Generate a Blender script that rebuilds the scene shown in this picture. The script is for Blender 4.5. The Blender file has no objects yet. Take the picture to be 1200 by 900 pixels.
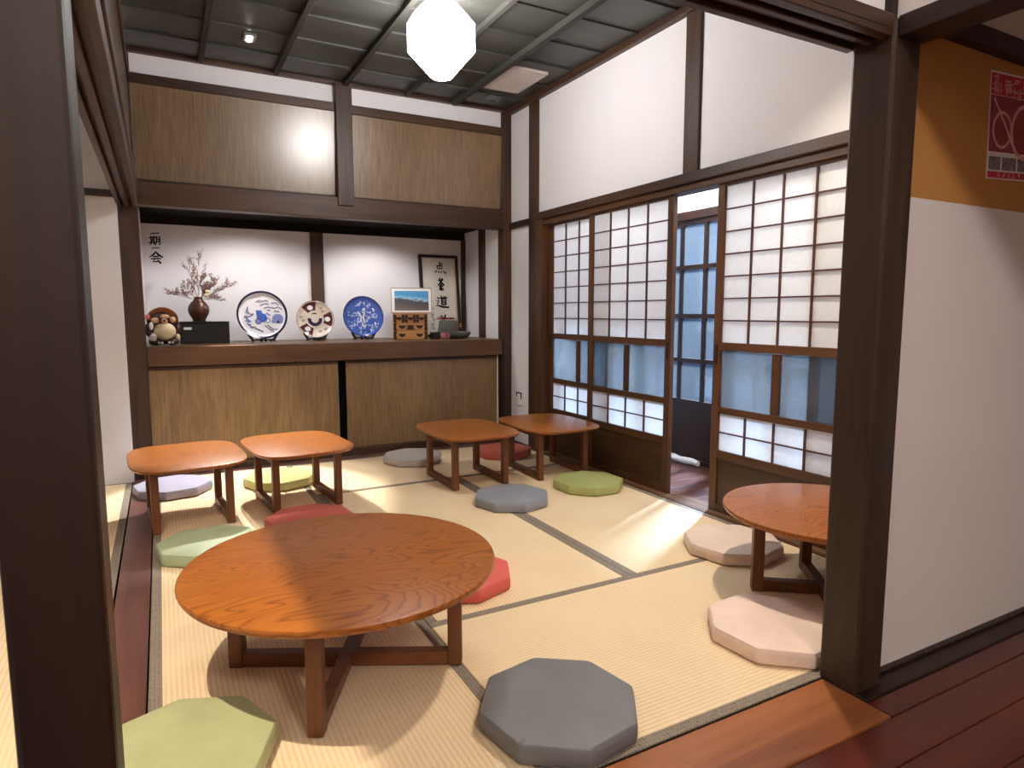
import bpy, bmesh, math, random
from mathutils import Vector, Matrix
random.seed(7)
PI = math.pi
scene = bpy.context.scene
COL = scene.collection

# ------------------------------------------------------------------ materials
def srgb(r, g, b):
    f = lambda c: (c/255/12.92) if c/255 <= .04045 else ((c/255+.055)/1.055)**2.4
    return (f(r), f(g), f(b), 1)

def new_mat(name):
    m = bpy.data.materials.new(name); m.use_nodes = True
    nt = m.node_tree; b = nt.nodes['Principled BSDF']
    return m, nt, b

def N(nt, t, **kw):
    n = nt.nodes.new(t)
    for k, v in kw.items(): setattr(n, k, v)
    return n

def ramp(nt, fac, stops):
    r = N(nt, 'ShaderNodeValToRGB')
    e = r.color_ramp.elements
    while len(e) < len(stops): e.new(.5)
    for i, (p, c) in enumerate(stops): e[i].position = p; e[i].color = c
    nt.links.new(fac, r.inputs['Fac']); return r.outputs['Color']

def coords(nt, scale=(1,1,1), rot=(0,0,0), kind='Object'):
    tc = N(nt, 'ShaderNodeTexCoord'); mp = N(nt, 'ShaderNodeMapping')
    mp.inputs['Scale'].default_value = scale; mp.inputs['Rotation'].default_value = rot
    nt.links.new(tc.outputs[kind], mp.inputs['Vector']); return mp.outputs['Vector']

def noise(nt, vec, scale, detail=4, rough=.6, dist=0):
    n = N(nt, 'ShaderNodeTexNoise')
    n.inputs['Scale'].default_value = scale; n.inputs['Detail'].default_value = detail
    n.inputs['Roughness'].default_value = rough; n.inputs['Distortion'].default_value = dist
    nt.links.new(vec, n.inputs['Vector']); return n.outputs['Fac']

def bump(nt, b, h, strength, dist=.002):
    n = N(nt, 'ShaderNodeBump'); n.inputs['Strength'].default_value = strength
    n.inputs['Distance'].default_value = dist
    nt.links.new(h, n.inputs['Height']); nt.links.new(n.outputs['Normal'], b.inputs['Normal'])

def plain(name, col, rough=.5, spec=.5, metal=0, var=.0, vscale=30):
    m, nt, b = new_mat(name)
    b.inputs['Roughness'].default_value = rough; b.inputs['Metallic'].default_value = metal
    b.inputs['Specular IOR Level'].default_value = spec
    v = coords(nt); f = noise(nt, v, vscale)
    lo = tuple(c*(1-var) for c in col[:3])+(1,); hi = tuple(min(1, c*(1+var)) for c in col[:3])+(1,)
    nt.links.new(ramp(nt, f, [(.3, lo), (.7, hi)]), b.inputs['Base Color'])
    return m

def wood(name, dark, light, axis='z', scale=1.0, rough=.45, spec=.4, bumpy=.15):
    """long fibres running along the axis"""
    m, nt, b = new_mat(name)
    s = {'x': (1.2, 22, 22), 'y': (22, 1.2, 22), 'z': (22, 22, 1.2)}[axis]
    v = coords(nt, tuple(a*scale for a in s))
    f1 = noise(nt, v, 1.0, 6, .65, .6)
    s2 = {'x': (.5, 3, 3), 'y': (3, .5, 3), 'z': (3, 3, .5)}[axis]
    f2 = noise(nt, coords(nt, s2), 1.3, 3, .5)
    mx = N(nt, 'ShaderNodeMath', operation='ADD'); mu = N(nt, 'ShaderNodeMath', operation='MULTIPLY')
    mu.inputs[1].default_value = .5
    nt.links.new(f1, mx.inputs[0]); nt.links.new(f2, mx.inputs[1]); nt.links.new(mx.outputs[0], mu.inputs[0])
    nt.links.new(ramp(nt, mu.outputs[0], [(.36, dark), (.62, light)]), b.inputs['Base Color'])
    b.inputs['Roughness'].default_value = rough; b.inputs['Specular IOR Level'].default_value = spec
    bump(nt, b, f1, bumpy)
    return m

DK, DL = srgb(40, 24, 16), srgb(82, 55, 39)
W_POST = wood('dark_post_wood', DK, DL, 'z')
W_BX = wood('dark_beam_wood_across', DK, DL, 'x')
W_BY = wood('dark_beam_wood_deep', DK, DL, 'y')
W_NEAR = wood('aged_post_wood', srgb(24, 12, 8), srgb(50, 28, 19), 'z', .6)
W_RPOST = wood('weathered_post_wood', srgb(38, 25, 18), srgb(76, 56, 44), 'z', .8)
W_CEILN = wood('niche_dark_wood', srgb(22, 18, 15), srgb(38, 31, 26), 'x', .6, .8, .1)
W_DOOR = wood('shoji_frame_wood', srgb(60, 35, 20), srgb(98, 64, 38), 'z', 1.4)
W_DOORY = wood('shoji_rail_wood', srgb(60, 35, 20), srgb(98, 64, 38), 'y', 1.4)
W_KUMI = wood('shoji_lattice_wood', srgb(66, 36, 28), srgb(94, 56, 42), 'z', 2)
W_DPANEL = wood('door_board_wood', srgb(52, 31, 17), srgb(84, 54, 30), 'y', 1)
W_RED = wood('red_threshold_wood', srgb(76, 44, 37), srgb(120, 78, 68), 'y', .6, .35, .5)
W_FLOOR = wood('hall_floor_wood', srgb(50, 14, 8), srgb(104, 40, 22), 'x', .5, .3, .5)
W_SILL = wood('front_sill_wood', srgb(110, 58, 28), srgb(170, 104, 58), 'x', .6, .4)
W_CORR = wood('corridor_floor_wood', srgb(50, 26, 22), srgb(112, 70, 60), 'x', .5, .35)
W_SHELF = wood('shelf_wood', srgb(74, 49, 31), srgb(116, 83, 56), 'x', .8, .4)
W_LEG = wood('table_leg_wood', srgb(78, 42, 22), srgb(122, 74, 42), 'z', 1.6, .4)
W_LEGX = wood('table_bar_wood', srgb(78, 42, 22), srgb(122, 74, 42), 'x', 1.6, .4)
W_CUP = wood('chest_wood', srgb(176, 116, 64), srgb(214, 158, 100), 'x', 3)
W_FRAMED = wood('black_brown_frame', srgb(30, 16, 12), srgb(58, 34, 26), 'z', 2)
W_DARKSET = plain('dark_stand_wood', srgb(34, 20, 16), .35, var=.15)
GAP = plain('black_gap', srgb(12, 10, 9), .9, .1)

def table_top_mat():
    m, nt, b = new_mat('oak_table_top')
    tc = N(nt, 'ShaderNodeTexCoord')
    mp = N(nt, 'ShaderNodeMapping'); mp.inputs['Scale'].default_value = (1, 3.6, 3); mp.inputs['Rotation'].default_value = (0, 0, .25)
    nt.links.new(tc.outputs['Object'], mp.inputs['Vector'])
    big = noise(nt, mp.outputs['Vector'], 1.5, 2, .45, .3)
    mu = N(nt, 'ShaderNodeMath', operation='MULTIPLY'); mu.inputs[1].default_value = 26
    nt.links.new(big, mu.inputs[0])
    fr = N(nt, 'ShaderNodeMath', operation='FRACT'); nt.links.new(mu.outputs[0], fr.inputs[0])
    ring = ramp(nt, fr.outputs[0], [(0, (.25, .25, .25, 1)), (.2, (.8, .8, .8, 1)), (.75, (1, 1, 1, 1)), (1, (.25, .25, .25, 1))])
    mp2 = N(nt, 'ShaderNodeMapping'); mp2.inputs['Scale'].default_value = (6, 160, 60); mp2.inputs['Rotation'].default_value = (0, 0, .25)
    nt.links.new(tc.outputs['Object'], mp2.inputs['Vector'])
    fib = noise(nt, mp2.outputs['Vector'], 1, 3, .6)
    mix = N(nt, 'ShaderNodeMath', operation='MULTIPLY'); nt.links.new(ring, mix.inputs[0])
    r2 = ramp(nt, fib, [(.3, (.55, .55, .55, 1)), (.65, (1, 1, 1, 1))]); nt.links.new(r2, mix.inputs[1])
    colr = ramp(nt, mix.outputs[0], [(.1, srgb(112, 60, 22)), (.55, srgb(152, 88, 32)), (1, srgb(166, 100, 40))])
    nt.links.new(colr, b.inputs['Base Color'])
    b.inputs['Roughness'].default_value = .34; b.inputs['Specular IOR Level'].default_value = .32
    bump(nt, b, mix.outputs[0], .04, .001)
    return m
W_TOP = table_top_mat()

def tatami_mat(name, axis):
    m, nt, b = new_mat(name)
    v = coords(nt)
    w = N(nt, 'ShaderNodeTexWave', wave_type='BANDS', bands_direction='X' if axis == 'y' else 'Y', wave_profile='SIN')
    w.inputs['Scale'].default_value = 22; w.inputs['Distortion'].default_value = .35; w.inputs['Detail'].default_value = 2
    w.inputs['Detail Scale'].default_value = 3
    nt.links.new(v, w.inputs['Vector'])
    s = (14, 500, 1) if axis == 'x' else (500, 14, 1)
    f = noise(nt, coords(nt, (s[1], s[0], 1)), 1, 3, .6)
    f2 = noise(nt, v, 2.5, 3, .5)
    a = N(nt, 'ShaderNodeMath', operation='MULTIPLY_ADD'); a.inputs[1].default_value = .22
    nt.links.new(w.outputs['Fac'], a.inputs[0])
    c = N(nt, 'ShaderNodeMath', operation='MULTIPLY'); c.inputs[1].default_value = .33
    ad = N(nt, 'ShaderNodeMath', operation='ADD'); nt.links.new(f, ad.inputs[0]); nt.links.new(f2, ad.inputs[1])
    nt.links.new(ad.outputs[0], c.inputs[0]); nt.links.new(c.outputs[0], a.inputs[2])
    nt.links.new(ramp(nt, a.outputs[0], [(.15, srgb(200, 172, 132)), (.42, srgb(230, 206, 168)), (.75, srgb(238, 216, 180))]), b.inputs['Base Color'])
    b.inputs['Roughness'].default_value = .62; b.inputs['Specular IOR Level'].default_value = .25
    bump(nt, b, w.outputs['Fac'], .28, .003)
    return m
TAT_X = tatami_mat('tatami_rush_across', 'x'); TAT_Y = tatami_mat('tatami_rush_deep', 'y')

def heri_mat():
    m, nt, b = new_mat('tatami_border_cloth')
    v = coords(nt)
    ck = N(nt, 'ShaderNodeTexVoronoi', feature='F1'); ck.inputs['Scale'].default_value = 90
    ck.inputs['Randomness'].default_value = .15
    nt.links.new(v, ck.inputs['Vector'])
    nt.links.new(ramp(nt, ck.outputs['Distance'], [(.25, srgb(74, 66, 60)), (.6, srgb(140, 128, 114))]), b.inputs['Base Color'])
    b.inputs['Roughness'].default_value = .8; b.inputs['Specular IOR Level'].default_value = .2
    return m
HERI = heri_mat()

def plaster(name, col, bumpy=.12):
    m, nt, b = new_mat(name)
    v = coords(nt); f = noise(nt, v, 60, 5, .6); g = noise(nt, v, 1.5, 2)
    nt.links.new(ramp(nt, g, [(.3, tuple(c*.97 for c in col[:3])+(1,)), (.7, col)]), b.inputs['Base Color'])
    b.inputs['Roughness'].default_value = .85; b.inputs['Specular IOR Level'].default_value = .2
    bump(nt, b, f, bumpy)
    return m
PLASTER = plaster('white_plaster', srgb(232, 229, 231))
PLASTER_H = plaster('hall_white_plaster', srgb(226, 216, 212))
ORANGE = plaster('ochre_plaster', srgb(188, 132, 72), .3)
PLASTER_D = plaster('hall_ceiling_plaster', srgb(214, 204, 190))

def lacquer_panel(name, c1, c2, gloss):
    m, nt, b = new_mat(name)
    v = coords(nt, (95, 20, 5)); f = noise(nt, v, 1, 5, .65, .4)
    v2 = coords(nt, (3, 3, .6)); g = noise(nt, v2, 1, 2)
    a = N(nt, 'ShaderNodeMath', operation='MULTIPLY_ADD'); a.inputs[1].default_value = .7
    m2 = N(nt, 'ShaderNodeMath', operation='MULTIPLY'); m2.inputs[1].default_value = .3
    nt.links.new(g, m2.inputs[0]); nt.links.new(f, a.inputs[0]); nt.links.new(m2.outputs[0], a.inputs[2])
    nt.links.new(ramp(nt, a.outputs[0], [(.33, c1), (.62, c2)]), b.inputs['Base Color'])
    b.inputs['Roughness'].default_value = .4
    b.inputs['Coat Weight'].default_value = gloss; b.inputs['Coat Roughness'].default_value = .27; b.inputs['Coat IOR'].default_value = 1.6
    bump(nt, b, f, .12)
    return m
PANEL_UP = lacquer_panel('lacquered_straw_panel', srgb(92, 66, 38), srgb(132, 102, 66), 1.0)
PANEL_LO = lacquer_panel('straw_panel', srgb(100, 74, 46), srgb(146, 116, 78), .25)

CEIL = wood('ceiling_board', srgb(48, 48, 44), srgb(74, 74, 70), 'x', .35, .45, .4)
BATTEN = wood('ceiling_batten', srgb(46, 45, 42), srgb(66, 64, 60), 'y', .5, .75, .15)

def paper_mat():
    m, nt, b = new_mat('shoji_paper'); nt.nodes.remove(b)
    out = nt.nodes['Material Output']
    v = coords(nt); f = noise(nt, v, 40, 4)
    c = ramp(nt, f, [(.3, (.90, .91, .93, 1)), (.7, (.95, .96, .97, 1))])
    d = N(nt, 'ShaderNodeBsdfDiffuse'); t = N(nt, 'ShaderNodeBsdfTranslucent'); mx = N(nt, 'ShaderNodeMixShader')
    nt.links.new(c, d.inputs['Color']); nt.links.new(c, t.inputs['Color']); mx.inputs[0].default_value = .5
    nt.links.new(d.outputs[0], mx.inputs[1]); nt.links.new(t.outputs[0], mx.inputs[2]); nt.links.new(mx.outputs[0], out.inputs['Surface'])
    return m
PAPER = paper_mat()

def glass_mat(name, rough, tint, milky):
    """thin pane: part clear or blurred view, part milky scatter, a little gloss"""
    m, nt, b = new_mat(name); nt.nodes.remove(b)
    out = nt.nodes['Material Output']
    if rough > 0:
        r = N(nt, 'ShaderNodeBsdfRefraction'); r.inputs['IOR'].default_value = 1.1; r.inputs['Roughness'].default_value = rough
    else: r = N(nt, 'ShaderNodeBsdfTransparent')
    r.inputs['Color'].default_value = tint
    t = N(nt, 'ShaderNodeBsdfTranslucent'); v = coords(nt); f = noise(nt, v, 150, 3)
    nt.links.new(ramp(nt, f, [(.3, tuple(c*.8 for c in tint[:3])+(1,)), (.7, tint)]), t.inputs['Color'])
    g = N(nt, 'ShaderNodeBsdfGlossy'); g.inputs['Roughness'].default_value = max(.1, rough); g.inputs['Color'].default_value = (.9, .93, .96, 1)
    m1 = N(nt, 'ShaderNodeMixShader'); m1.inputs[0].default_value = milky
    mx = N(nt, 'ShaderNodeMixShader'); mx.inputs[0].default_value = .08
    nt.links.new(r.outputs[0], m1.inputs[1]); nt.links.new(t.outputs[0], m1.inputs[2])
    nt.links.new(m1.outputs[0], mx.inputs[1]); nt.links.new(g.outputs[0], mx.inputs[2]); nt.links.new(mx.outputs[0], out.inputs['Surface'])
    return m
FROST = glass_mat('frosted_glass', .16, (.60, .64, .66, 1), .32)
CLEAR = glass_mat('window_glass', 0, (.80, .88, .95, 1), .03)
def emit(name, col, strength):
    m, nt, b = new_mat(name); b.inputs['Base Color'].default_value = (.9, .9, .9, 1)
    b.inputs['Emission Color'].default_value = col; b.inputs['Emission Strength'].default_value = strength
    return m

def leather(name, col):
    m, nt, b = new_mat(name)
    v = coords(nt); f = noise(nt, v, 220, 3); g = noise(nt, v, 7, 3)
    nt.links.new(ramp(nt, g, [(.3, tuple(c*.9 for c in col[:3])+(1,)), (.7, tuple(min(1, c*1.06) for c in col[:3])+(1,))]), b.inputs['Base Color'])
    b.inputs['Roughness'].default_value = .5; b.inputs['Specular IOR Level'].default_value = .35
    a = N(nt, 'ShaderNodeMath', operation='MULTIPLY_ADD'); a.inputs[1].default_value = .15
    nt.links.new(f, a.inputs[0]); nt.links.new(g, a.inputs[2])
    bump(nt, b, a.outputs[0], .2, .002)
    return m

WHITE = plain('white_enamel', srgb(238, 236, 232), .4)
BLACK = plain('black_lacquer', srgb(16, 15, 16), .35, var=.1)
INK = plain('black_ink', srgb(22, 20, 22), .8, .2)
GREYINK = plain('faded_ink', srgb(118, 110, 100), .8, .2)
SCROLLPAPER = plain('aged_paper', srgb(214, 208, 198), .9, .1, var=.05, vscale=12)
PORCELAIN = plain('white_porcelain', srgb(240, 240, 244), .12, .6)
COBALT = plain('cobalt_glaze', srgb(66, 100, 190), .15, .6, var=.3, vscale=60)
COBALT_P = plain('pale_cobalt_glaze', srgb(128, 140, 205), .15, .6, var=.25, vscale=80)
NAVY = plain('navy_glaze', srgb(34, 28, 66), .15, .6)
GREYBLUE = plain('grey_blue_glaze', srgb(120, 124, 150), .15, .6)
IMARI_RED = plain('iron_red_glaze', srgb(92, 40, 38), .15, .6, var=.3, vscale=40)
IMARI_CREAM = plain('cream_glaze', srgb(226, 212, 198), .15, .6, var=.1, vscale=40)
BRONZE = plain('brown_bronze', srgb(86, 56, 42), .35, .5, .4, var=.25, vscale=20)
TWIG = plain('dry_twig', srgb(112, 88, 76), .8, .2, var=.2)
DRYFLOWER = plain('dry_blossom', srgb(140, 104, 92), .9, .1, var=.25)
IRON = plain('black_iron', srgb(48, 28, 18), .5, .5, .2)
STONE = plain('grey_stone', srgb(112, 114, 106), .9, .2, var=.2, vscale=120)
REDORN = plain('red_lacquer', srgb(138, 40, 46), .5)
PINK = plain('pink_clay', srgb(168, 104, 104), .7, var=.15)
RED_PRINT = plain('red_print', srgb(190, 40, 48), .6)
PINK_PRINT = plain('pale_pink_print', srgb(222, 160, 160), .6, var=.2)
DARKRED_PRINT = plain('dark_red_print', srgb(146, 52, 56), .6, var=.35, vscale=60)
GREY_PRINT = plain('grey_photo_print', srgb(120, 108, 106), .6, var=.6, vscale=70)
PAPERW = plain('poster_paper', srgb(226, 214, 212), .6)
CLOTH = plain('white_cloth', srgb(236, 236, 236), .9, .1)
OUTW = plain('garden_wall', srgb(48, 56, 70), .9, .2, var=.25, vscale=3)
OUTG = plain('garden_ground', srgb(60, 66, 64), .9, .2, var=.3, vscale=6)
def sky_photo_mat():
    m, nt, b = new_mat('photo_print')
    tc = N(nt, 'ShaderNodeTexCoord'); sp = N(nt, 'ShaderNodeSeparateXYZ'); nt.links.new(tc.outputs['Object'], sp.inputs[0])
    v = coords(nt, (50, 50, 110)); f = noise(nt, v, 1.2, 4)
    ml = N(nt, 'ShaderNodeMath', operation='MULTIPLY_ADD'); ml.inputs[1].default_value = .075
    sl = N(nt, 'ShaderNodeMath', operation='MULTIPLY_ADD'); sl.inputs[1].default_value = .12
    nt.links.new(sp.outputs['X'], sl.inputs[0]); nt.links.new(sp.outputs['Z'], sl.inputs[2])
    nt.links.new(f, ml.inputs[0]); nt.links.new(sl.outputs[0], ml.inputs[2])
    mr = N(nt, 'ShaderNodeMapRange'); mr.inputs['From Min'].default_value = .02; mr.inputs['From Max'].default_value = .20
    nt.links.new(ml.outputs[0], mr.inputs['Value'])
    sky = ramp(nt, mr.outputs[0], [(.0, srgb(176, 150, 140)), (.14, srgb(120, 110, 104)), (.45, srgb(86, 82, 84)), (.66, srgb(72, 76, 84)), (.70, srgb(150, 196, 222)), (.85, srgb(70, 150, 205))])
    nt.links.new(sky, b.inputs['Base Color']); b.inputs['Roughness'].default_value = .25
    return m
PHOTO = sky_photo_mat()

# ------------------------------------------------------------------ mesh helpers
class MB:
    def __init__(self): self.bm = bmesh.new(); self.mats = []; self.mi = 0
    def use(self, m):
        if m not in self.mats: self.mats.append(m)
        self.mi = self.mats.index(m); return self
    def _tag(self, faces):
        for f in faces: f.material_index = self.mi
    def box(self, x0, x1, y0, y1, z0, z1, mat=None):
        vs = [self.bm.verts.new(p) for p in ((x0,y0,z0),(x1,y0,z0),(x1,y1,z0),(x0,y1,z0),(x0,y0,z1),(x1,y0,z1),(x1,y1,z1),(x0,y1,z1))]
        if mat is not None:
            for v in vs: v.co = mat @ v.co
        fs = [self.bm.faces.new([vs[i] for i in q]) for q in ((3,2,1,0),(4,5,6,7),(0,1,5,4),(1,2,6,5),(2,3,7,6),(3,0,4,7))]
        self._tag(fs); return self
    def bar(self, a, b, w, h, up=(0,0,1)):
        a, b = Vector(a), Vector(b); d = b-a; L = d.length; d.normalize()
        s = d.cross(Vector(up));
        if s.length < 1e-5: s = d.cross(Vector((0,1,0)))
        s.normalize(); u = s.cross(d)
        M = Matrix((( *(s),),( *(d),),( *(u),))).transposed().to_4x4(); M.translation = a
        return self.box(-w/2, w/2, 0, L, -h/2, h/2, M)
    def rings(self, rings, cap0=True, cap1=True, close=True):
        R = [[self.bm.verts.new(p) for p in r] for r in rings]; n = len(R[0]); fs = []
        for i in range(len(R)-1):
            for j in range(n if close else n-1):
                k = (j+1) % n
                fs.append(self.bm.faces.new((R[i][j], R[i][k], R[i+1][k], R[i+1][j])))
        if cap0: fs.append(self.bm.faces.new(list(reversed(R[0]))))
        if cap1: fs.append(self.bm.faces.new(R[-1]))
        self._tag(fs); return self
    def lathe(self, prof, n=32, c=(0,0,0), mat=None, cap0=True, cap1=True):
        rs = []
        for r, z in prof:
            ring = []
            for k in range(n):
                p = Vector((c[0]+r*math.cos(2*PI*k/n), c[1]+r*math.sin(2*PI*k/n), c[2]+z))
                ring.append(mat @ p if mat is not None else p)
            rs.append(ring)
        return self.rings(rs, cap0, cap1)
    def tube(self, pts, rad, n=8):
        pts = [Vector(p) for p in pts]; rs = []
        for i, p in enumerate(pts):
            d = (pts[min(i+1, len(pts)-1)]-pts[max(i-1, 0)]).normalized()
            s = d.cross(Vector((0,0,1)));
            if s.length < 1e-3: s = d.cross(Vector((0,1,0)))
            s.normalize(); u = d.cross(s)
            r = rad[i] if isinstance(rad, (list, tuple)) else rad
            rs.append([p + s*r*math.cos(2*PI*k/n) + u*r*math.sin(2*PI*k/n) for k in range(n)])
        return self.rings(rs)
    def ball(self, c, r, n=16, m=10):
        rx, ry, rz = r if isinstance(r, (tuple, list)) else (r, r, r)
        rs = []
        for i in range(1, m):
            t = PI*i/m - PI/2
            rs.append([(c[0]+rx*math.cos(t)*math.cos(2*PI*k/n), c[1]+ry*math.cos(t)*math.sin(2*PI*k/n), c[2]+rz*math.sin(t)) for k in range(n)])
        return self.rings(rs)
    def stroke(self, pts, O, U, V, scale, wid, thick=.0012):
        """a brush stroke in the plane O + x*U + y*V; pts are (x, y[, width factor])"""
        O, U, V = Vector(O), Vector(U), Vector(V); W = U.cross(V)
        P = [Vector((p[0], p[1])) for p in pts]; ws = [p[2] if len(p) > 2 else 1 for p in pts]
        bot, top = [], []
        rs = []
        for i, p in enumerate(P):
            d = (P[min(i+1, len(P)-1)]-P[max(i-1, 0)]);
            d = d.normalized() if d.length > 1e-6 else Vector((1, 0))
            nrm = Vector((-d.y, d.x)); w = wid*ws[i]/2
            e = -d*w*.6 if i == 0 else (d*w*.6 if i == len(P)-1 else Vector((0, 0)))
            q = [p*1.0*scale + nrm*w + e, p*scale - nrm*w + e]
            a = [O+U*t.x+V*t.y for t in q]
            rs.append([a[0], a[1], a[1]+W*thick, a[0]+W*thick])
        return self.rings(rs)
    def poly(self, pts, O, U, V, thick=.0012):
        O, U, V = Vector(O), Vector(U), Vector(V); W = U.cross(V)
        base = [O+U*x+V*y for x, y in pts]
        return self.rings([base, [p+W*thick for p in base]])
    def disc(self, c, rx, ry, O, U, V, thick=.0012, n=24):
        return self.poly([(c[0]+rx*math.cos(2*PI*k/n), c[1]+ry*math.sin(2*PI*k/n)) for k in range(n)], O, U, V, thick)
    def annulus(self, c, r0, r1, O, U, V, thick=.0012, n=32, a0=0, a1=2*PI):
        O, U, V = Vector(O), Vector(U), Vector(V); W = U.cross(V); full = abs(a1-a0-2*PI) < 1e-4
        rs = []
        for k in range(n if full else n+1):
            a = a0+(a1-a0)*k/n
            i = O+U*(c[0]+r0*math.cos(a))+V*(c[1]+r0*math.sin(a)); o = O+U*(c[0]+r1*math.cos(a))+V*(c[1]+r1*math.sin(a))
            rs.append([i, o, o+W*thick, i+W*thick])
        if full: rs.append(rs[0]); return self.rings(rs, False, False)
        return self.rings(rs)
    def build(self, name, mat=None, parent=None, smooth=None, bevel=0, loc=None):
        bmesh.ops.remove_doubles(self.bm, verts=self.bm.verts, dist=1e-6)
        bmesh.ops.recalc_face_normals(self.bm, faces=self.bm.faces)
        me = bpy.data.meshes.new(name); self.bm.to_mesh(me); self.bm.free()
        for m in (self.mats or [mat]): me.materials.append(m)
        o = bpy.data.objects.new(name, me); COL.objects.link(o)
        if smooth is not None:
            me.shade_smooth(); me.set_sharp_from_angle(angle=math.radians(smooth))
        if bevel:
            b = o.modifiers.new('bevel', 'BEVEL'); b.width = bevel; b.segments = 2; b.limit_method = 'ANGLE'; b.angle_limit = .6
        if parent: o.parent = parent
        if loc: o.location = loc
        return o

def tag(o, label=None, cat=None, group=None, kind=None):
    if label: o['label'] = label
    if cat: o['category'] = cat
    if group: o['group'] = group
    if kind: o['kind'] = kind
    return o
def thing(name, label, cat, loc=(0,0,0), rz=0, group=None):
    o = bpy.data.objects.new(name, None); o.empty_display_size = .05; COL.objects.link(o)
    o.location = loc; o.rotation_euler = (0, 0, rz)
    return tag(o, label, cat, group)
def copy_tree(o, parent=None):
    c = o.copy(); COL.objects.link(c)
    if parent: c.parent = parent
    for ch in list(o.children): copy_tree(ch, c)
    return c
def sbox(name, label, cat, mat, x0, x1, y0, y1, z0, z1, bevel=.004):
    return tag(MB().box(x0, x1, y0, y1, z0, z1).build(name, mat, bevel=bevel), label, cat, kind='structure')
_t = [0]
def trim(label, cat, mat, x0, x1, y0, y1, z0, z1, bevel=.005):
    _t[0] += 1
    return sbox('trim_%d' % _t[0], label, cat, mat, x0, x1, y0, y1, z0, z1, bevel)

XR, YB, YF = 2.53, 4.73, 1.045      # right wall face, cupboard face, front plane
SH = .835                            # display shelf height

# ------------------------------------------------------------------ setting: floors
sbox('floor', 'dark timber sub floor under the straw mats', 'floor', GAP, -3.2, 2.62, 1.14, 5.6, -.12, -.05, 0)
def planks(name, label, mat, x0, x1, y0, y1, n, axis, z=0, gap=.003):
    m = MB()
    for i in range(n):
        if axis == 'x':
            w = (y1-y0)/n; m.box(x0, x1, y0+i*w+gap/2, y0+(i+1)*w-gap/2, z-.04, z)
        else:
            w = (x1-x0)/n; m.box(x0+i*w+gap/2, x0+(i+1)*w-gap/2, y0, y1, z-.04, z)
    return tag(m.build(name, mat, bevel=.002), label, 'floor', kind='structure')
planks('floor_hall', 'dark red plank floor of the hall in front of the mats', W_FLOOR, -3.2, 3.6, -3.0, .93, 33, 'x', -.002)
sbox('trim_front_sill', 'brown timber sill along the front edge of the mats', 'sill', W_SILL, -.205, 1.63, .932, 1.136, -.04, 0, .006)
sbox('trim_wall_sill', 'dark sill under the white hall wall', 'sill', W_NEAR, 1.63, 3.6, 1.002, 1.136, -.04, .004, .004)
sbox('floor_hall_edge', 'last dark red floor plank in front of the white hall wall', 'floor', W_FLOOR, 1.633, 3.6, .933, 1.0, -.04, -.002, .002)
sbox('trim_left_threshold', 'red brown grooved threshold along the left edge of the mats', 'threshold', W_RED, -.2, -.088, 1.165, 4.66, -.04, .003, .004)
sbox('trim_right_threshold', 'dark grooved threshold under the sliding paper doors', 'threshold', W_DOORY, 2.472, 2.62, 1.15, 4.40, -.04, .004, .003)
mgr = MB()
for x in (2.503, 2.525, 2.56, 2.582): mgr.box(x-.003, x+.003, 1.16, 4.38, .0042, .006)
tag(mgr.build('trim_door_rails', plain('pale_rail', srgb(150, 120, 96), .4)), 'thin running rails on the threshold of the paper doors', 'rail', kind='structure')
planks('floor_corridor', 'worn brown plank floor of the window corridor', W_CORR, 2.622, 3.32, .2, 5.0, 40, 'x', -.02)

# tatami mats
def mat(label, x0, x1, y0, y1, axis):
    t = thing('tatami_mat', label, 'tatami mat', ((x0+x1)/2, (y0+y1)/2, -.05), 0, 'straw mats laid over the floor')
    a, b = (x1-x0)/2-.0015, (y1-y0)/2-.0015
    MB().box(-a, a, -b, b, 0, .05).build('rush_surface', TAT_X if axis == 'x' else TAT_Y, t, bevel=.004)
    h = .034
    for s in (-1, 1):
        if axis == 'x': MB().box(-a-.0005, a+.0005, min(s*b, s*(b-h)), max(s*b, s*(b-h)), .001, .0515).build('cloth_border', HERI, t, bevel=.001)
        else: MB().box(min(s*a, s*(a-h)), max(s*a, s*(a-h)), -b-.0005, b+.0005, .001, .0515).build('cloth_border', HERI, t, bevel=.001)
    return t
mat('straw mat under the large round table at the front left', -.085, .745, 1.14, 2.87, 'y')
mat('straw mat under the left pair of square tables', -.085, .745, 2.87, 4.62, 'y')
mat('straw mat along the front sill with the dark grey cushion', .745, 2.47, 1.14, 1.99, 'x')
mat('straw mat in the middle of the room beside the coral cushion', .745, 1.61, 1.99, 3.745, 'y')
mat('straw mat at the right lit by daylight through the open door', 1.61, 2.47, 1.99, 3.745, 'y')
mat('straw mat at the back right under the right pair of tables', .745, 2.47, 3.745, 4.62, 'x')
mat('straw mat of the side room beyond the red threshold', -1.1, -.205, 1.17, 4.6, 'y')
planks('trim_back_board', 'striped red board strip at the foot of the lower cupboard', W_RED, -.085, 2.47, 4.622, 4.735, 5, 'x', .002, .006)

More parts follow.
